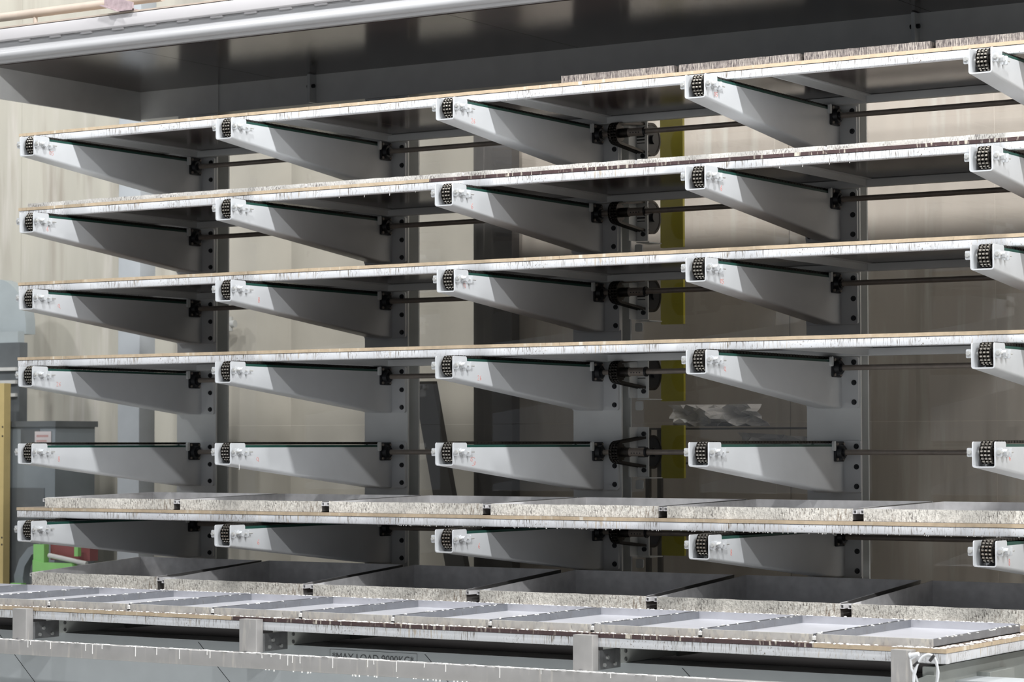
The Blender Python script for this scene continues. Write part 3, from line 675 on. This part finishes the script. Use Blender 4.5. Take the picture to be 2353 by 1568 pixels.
for k in range(16):
    x = -3.50+0.272*k
    dp(MB().prism(rrect(x, x+0.095, 2.286, 2.301, 0.004), 0.134, 0.148, 'y'), 'weld_tab', 'fascia_white')
for k, (a, b) in enumerate(((DX0, -2.56), (-2.556, -0.12), (-0.116, 2.3), (2.304, DX1))):
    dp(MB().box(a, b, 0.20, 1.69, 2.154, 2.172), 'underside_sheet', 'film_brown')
dp(MB().box(DX0, DX1, 1.69, 1.88, 1.957, 2.384), 'back_beam', 'deck_grey')
dp(MB().box(DX0+0.02, -3.08, 1.680, 1.69, 1.957, 2.160), 'back_beam_plate', 'deck_grey')
for x0 in (DX0, DX1-0.02): dp(MB().box(x0, x0+0.02, 0.20, 1.69, 1.945, 2.384), 'end_beam', 'deck_grey')
for x in (-2.235, 2.215):
    o = dp(MB().box(x-0.010, x+0.012, 1.615, 1.69, 1.957, 2.148), 'stiffener', 'column_paint')
    for s in (1, -1):
        xx = x+0.012 if s > 0 else x-0.010
        MB().cyl((xx, 1.645, 2.07), (xx+s*0.018, 1.645, 2.07), 0.014, 8).build('stiffener_bolt', 'bolt_black', o)
    dp(MB().add([(x-0.011, 1.680, 2.12), (x-0.034, 1.688, 2.10), (x-0.011, 1.688, 2.10), (x-0.011, 1.6885, 2.125)], [(0, 1, 2), (0, 2, 3), (0, 3, 1), (1, 3, 2)]), 'sticker', 'cable_white')
# pipe rail and mauve bracket above the deck
pr = thing('pipe_rail', 'pale beige pipe rail above the deck at top left', 'pipe', (0, 0, 2.394))
o = MB().cyl((-4.9, 0.55, 0.165), (-2.62, 0.55, 0.165), 0.030, 18).build('pipe', 'pale_wood', pr)
for x in (-4.6, -3.75): MB().cyl((x, 0.55, 0), (x, 0.55, 0.14), 0.015, 12).build('support', 'pale_wood', pr)
br = thing('angle_bracket', 'mauve painted angle bracket lying over the deck edge', 'bracket', (-2.62, 0.10, 2.394))
mb = MB(); mb.prism([(-0.10, 0.05), (-0.10, 0.12), (0.14, 0.05), (0.14, 0.0), (0.02, 0.0)], 0.0, 0.012, 'y').build('web', 'bracket_mauve', br)
MB().box(0.02, 0.14, -0.004, 0.07, 0.0, 0.010).build('foot', 'bracket_mauve', br)
MB().add([(-0.11, -0.03, 0.045), (0.02, -0.03, -0.0), (0.02, 0.012, -0.0), (-0.11, 0.012, 0.045), (-0.11, -0.03, 0.053), (0.02, -0.03, 0.008), (0.02, 0.012, 0.008), (-0.11, 0.012, 0.053)], [(3, 2, 1, 0), (4, 5, 6, 7), (0, 1, 5, 4), (1, 2, 6, 5), (2, 3, 7, 6), (3, 0, 4, 7)]).build('flange', 'bracket_mauve', br)

# ------------------------------------------------------------------ clear acrylic screen behind the columns
sx = [-3.46, -1.2, 1.0, 2.47, 5.2]
for k in range(4):
    for lev, (z0, z1) in enumerate(((-FL, -0.243), (-0.240, 1.95))):
        o = MB().box(sx[k]+0.002, sx[k+1]-0.002, 2.22, 2.225, z0, z1).build('acrylic_sheet', 'clear_acrylic')
        tag(o, f'{"upper" if lev else "lower"} clear acrylic screen sheet behind the rack, {ORD[k]} from left', 'screen', 'acrylic screens behind the rack')

# ------------------------------------------------------------------ things behind the rack
bc = thing('building_column', 'pale grey building column behind the left end of the rack', 'column', (-5.96, 4.1, -FL))
MB().prism(rrect(-0.12, 0.12, -0.10, 0.10, 0.006), 0, 8.0, 'z').build('shaft', 'back_steel', bc)
MB().box(-0.2, 0.2, -0.18, 0.18, 0, 0.02).build('base_plate', 'back_steel', bc)
dc = thing('dark_post', 'dark steel post behind the second bay of the rack', 'post', (-1.74, 3.2, -FL))
MB().box(-0.165, 0.165, -0.05, 0.05, 0, 8.0).build('shaft', 'dark_steel', dc)
MB().box(-0.25, 0.25, -0.12, 0.12, 0, 0.02).build('base_plate', 'dark_steel', dc)
bz = MB().add([(x+dx, y, z) for (x, z) in ((-2.335, 0.08), (-1.85, -FL)) for dx in (0, 0.17) for y in (3.0, 3.06)], [(0, 2, 3, 1), (4, 5, 7, 6), (0, 4, 6, 2), (1, 3, 7, 5), (0, 1, 5, 4), (2, 6, 7, 3)]).build('leaning_board', 'dark_steel')
tag(bz, 'dark board leaning in the second bay behind the rack', 'board')
# hanging canvas with vertical folds in the left bay
n = 60; vs = []; fs = []
for i in range(n+1):
    u = i/n; x = -5.45+u*3.2; y = 4.62+0.05*math.sin(u*9)+0.05*math.exp(-((u-0.20)/0.022)**2)+0.02*math.sin(u*37)
    for z in (-FL+0.02, 3.2):
        vs += [(x, y, z), (x, y+0.004, z)]
for i in range(n):
    a = i*4; b = a+4
    fs += [(a, b, b+2, a+2), (a+1, a+3, b+3, b+1), (a, a+1, b+1, b), (a+2, b+2, b+3, a+3)]
fs += [(0, 2, 3, 1), (n*4, n*4+1, n*4+3, n*4+2)]
cv = MB().add(vs, fs).build('canvas_curtain', 'hanging_canvas'); tag(cv, 'beige canvas curtain with vertical folds behind the left bay', 'curtain')
mat('plastic_film', (0.86, 0.85, 0.86), 0.12, 0, 0.05)  # high pale tone painted in for reflections in the acrylic
def reflection_sheet(label, corners, seed):  # screen reflections modelled as pale wrinkled sheets
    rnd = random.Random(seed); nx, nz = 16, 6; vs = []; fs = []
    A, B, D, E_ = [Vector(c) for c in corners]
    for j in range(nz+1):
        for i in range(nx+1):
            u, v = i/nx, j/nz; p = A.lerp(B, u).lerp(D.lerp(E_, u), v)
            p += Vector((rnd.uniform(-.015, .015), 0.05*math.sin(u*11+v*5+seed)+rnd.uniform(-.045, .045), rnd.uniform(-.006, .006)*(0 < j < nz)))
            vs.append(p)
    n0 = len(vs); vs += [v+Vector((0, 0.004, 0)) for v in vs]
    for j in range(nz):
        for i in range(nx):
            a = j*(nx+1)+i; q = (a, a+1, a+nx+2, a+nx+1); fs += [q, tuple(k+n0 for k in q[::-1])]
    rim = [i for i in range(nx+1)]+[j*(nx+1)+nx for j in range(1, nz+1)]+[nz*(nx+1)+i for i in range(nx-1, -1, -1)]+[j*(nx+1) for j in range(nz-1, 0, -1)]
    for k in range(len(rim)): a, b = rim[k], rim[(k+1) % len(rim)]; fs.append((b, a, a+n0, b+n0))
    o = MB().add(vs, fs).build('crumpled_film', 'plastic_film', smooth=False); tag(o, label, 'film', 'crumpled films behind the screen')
reflection_sheet('crumpled clear film on a bench beside the yellow covers', ((-0.06, 2.80, -0.261), (0.62, 2.80, -0.261), (-0.10, 2.80, -0.115), (0.60, 2.80, -0.115)), 3)
reflection_sheet('folded clear film behind the second column from right', ((0.50, 2.80, -0.491), (1.15, 2.80, -0.491), (0.42, 2.80, -0.300), (1.10, 2.80, -0.34)), 5)
bn = thing('film_bench', 'dark steel bench rails behind the acrylic screen', 'bench', (0.5, 2.78, -FL))  # bench under the modelled reflections
for zz in (1.70, 1.93): MB().box(-0.75, 0.75, -0.06, 0.14, zz-0.012, zz).build('shelf', 'dark_steel', bn)
for x in (-0.72, 0.72):
    for y in (-0.04, 0.12): MB().box(x-0.015, x+0.015, y-0.015, y+0.015, 0, 1.93).build('leg', 'dark_steel', bn)
# machinery at the left edge
def bx(*a): return MB().box(*a)
mc = thing('machine_cabinet', 'blue grey machine cabinet with warning notice at left edge', 'cabinet', (-7.3, 4.3, -FL))
cb = bx(-0.45, 0.42, -0.2, 0.3, 0.0, 1.98).build('body', 'machine_grey', mc)
bx(-0.47, 0.44, -0.22, 0.32, 1.98, 2.03).build('top', 'machine_dark', mc)
bx(0.02, 0.24, -0.205, -0.2, 1.74, 1.96).build('door', 'machine_dark', mc)
nt_ = bx(0.19, 0.38, -0.21, -0.205, 1.70, 1.94).build('notice', 'paper', mc)
for k, (z0, z1, w) in enumerate(((1.89, 1.91, .14), (1.85, 1.865, .12), (1.81, 1.825, .13), (1.77, 1.78, .10))):
    bx(0.21, 0.21+w, -0.2105, -0.21, z0, z1).build('print_line', 'paper_red', nt_)
bx(-0.40, -0.22, -0.206, -0.2, 1.70, 1.93).build('switch_plate', 'machine_pale', mc)
bx(-0.20, 0.30, -0.206, -0.2, 0.3, 1.45).build('lower_door', 'machine_dark', mc)
rb = thing('ribbed_motor', 'dark ribbed machine head with pale fins at left edge', 'machine', (-7.55, 4.45, -FL+2.03))
bx(-0.45, 0.05, -0.15, -0.05, 0.0, 0.70).build('body', 'machine_dark', rb)
for z in (0.22, 0.335, 0.45): bx(-0.45, 0.03, -0.18, -0.15, z, z+0.03).build('fin', 'ribs_pale', rb)
bx(-0.45, 0.02, -0.14, -0.06, 0.70, 0.80).build('cap', 'machine_pale', rb)
gd = thing('round_guard', 'pale grey quarter-round machine guard at left edge', 'guard', (-7.75, 4.5, -FL+2.81))
pts = [(-0.35, 0.0), (0.19, 0.0)]+[(-0.16+0.35*math.cos(a), 0.06+0.44*math.sin(a)) for a in [PI*i/20 for i in range(0, 13)]]+[(-0.35, 0.45)]
MB().prism(pts, -0.06, 0.06, 'y').build('shield', 'machine_pale', gd)
bx(-0.30, -0.10, -0.05, 0.05, -0.06, 0.0).build('stem', 'machine_dark', gd)
gp = thing('golden_upright', 'golden perforated upright at the far left edge', 'upright', (-7.45, 4.02, -FL))
up_ = bx(-0.14, 0.09, -0.05, 0.03, 0.0, 2.36).build('plank', 'gold_timber', gp)
for z in (1.98, 1.90, 1.02, 0.96, 0.5):
    for x in (-0.02, 0.03, 0.075): MB().cyl((x, -0.05, z), (x, -0.052, z), 0.009, 8).build('hole', 'tube_dark', up_)
# green mitre saw on a stand
sw = thing('mitre_saw', 'bright green and red mitre saw behind the lowest trays', 'saw', (-6.49, 3.72, -FL))
bx(-0.42, 0.45, -0.15, 0.25, 0.0, 0.60).build('stand', 'machine_dark', sw)
MB().prism([(-0.38, 0.60), (-0.40, 0.72), (-0.34, 0.86), (-0.24, 0.96), (-0.10, 1.0), (-0.10, 0.94), (-0.20, 0.90), (-0.28, 0.80), (-0.30, 0.70), (-0.28, 0.60)], -0.10, -0.02, 'y').build('blade_guard', 'machine_grey', sw)
bx(-0.16, -0.04, -0.12, -0.06, 0.76, 0.99).build('green_arm', 'tool_green', sw)
MB().prism([(-0.16, 0.76), (0.20, 0.76), (0.30, 0.80), (0.28, 0.84), (-0.04, 0.84), (-0.16, 0.86)], -0.13, -0.07, 'y').build('green_base', 'tool_green', sw)
bx(-0.40, -0.28, -0.14, -0.08, 0.50, 0.66).build('green_foot', 'tool_green', sw)
bx(-0.04, 0.40, -0.04, 0.06, 0.86, 1.06).build('motor', 'tool_red', sw)
MB().cyl((0.0, -0.1, 0.90), (0.42, -0.1, 0.84), 0.02, 10).build('handle_bar', 'ribs_pale', sw)
bx(0.30, 0.34, -0.12, -0.08, 0.90, 0.98).build('trigger', 'tool_green', sw)
# stuff glimpsed between the rear column and the rack
ob = thing('orange_box', 'small orange sign between the rear column and rack', 'sign', (-5.40, 4.3, -FL))
bx(-0.10, 0.13, 0.0, 0.03, 1.62, 2.16).build('backing', 'ribs_pale', ob); bx(0.0, 0.12, -0.006, 0.0, 1.90, 2.08).build('plate', 'orange', ob); bx(-0.02, 0.02, 0.0, 0.03, 0, 1.62).build('leg', 'back_steel', ob)
vp = thing('pipe_valve', 'pale pipe elbow and valve beside the rear column', 'valve', (-5.42, 4.5, -FL))
MB().tube([(0, 0, 0), (0, 0, 2.72), (0.01, 0, 2.80), (0.06, 0, 2.84), (0.20, 0, 2.84)], 0.03, 12).build('pipe', 'ribs_pale', vp)
MB().cyl((0.04, -0.05, 2.76), (0.04, 0.05, 2.76), 0.06, 14).build('flange', 'ribs_pale', vp); MB().cyl((0.12, 0, 2.78), (0.12, 0, 2.9), 0.045, 14).build('valve_body', 'ribs_pale', vp)
yk = thing('yellow_jack', 'small yellow hand tool glimpsed beside the rear column', 'tool', (-5.55, 4.2, -FL))
bx(-0.12, 0.14, 0.0, 0.1, 0.0, 0.62).build('crate', 'machine_dark', yk); MB().tube([(-0.06, -0.01, 0.66), (-0.05, -0.01, 0.74), (0.08, -0.01, 0.74), (0.10, -0.01, 0.66)], 0.016, 8).build('handle', 'orange', yk); bx(-0.09, 0.12, -0.02, 0.05, 0.62, 0.68).build('tool_body', 'orange', yk)

# ------------------------------------------------------------------ lift everything so the floor lies at z = 0
for o in C.objects:
    if o.parent is None:
        o.location.z += FL
    if o.type == 'MESH' and not o.data.materials: o.data.materials.append(MATS['machine_grey'])
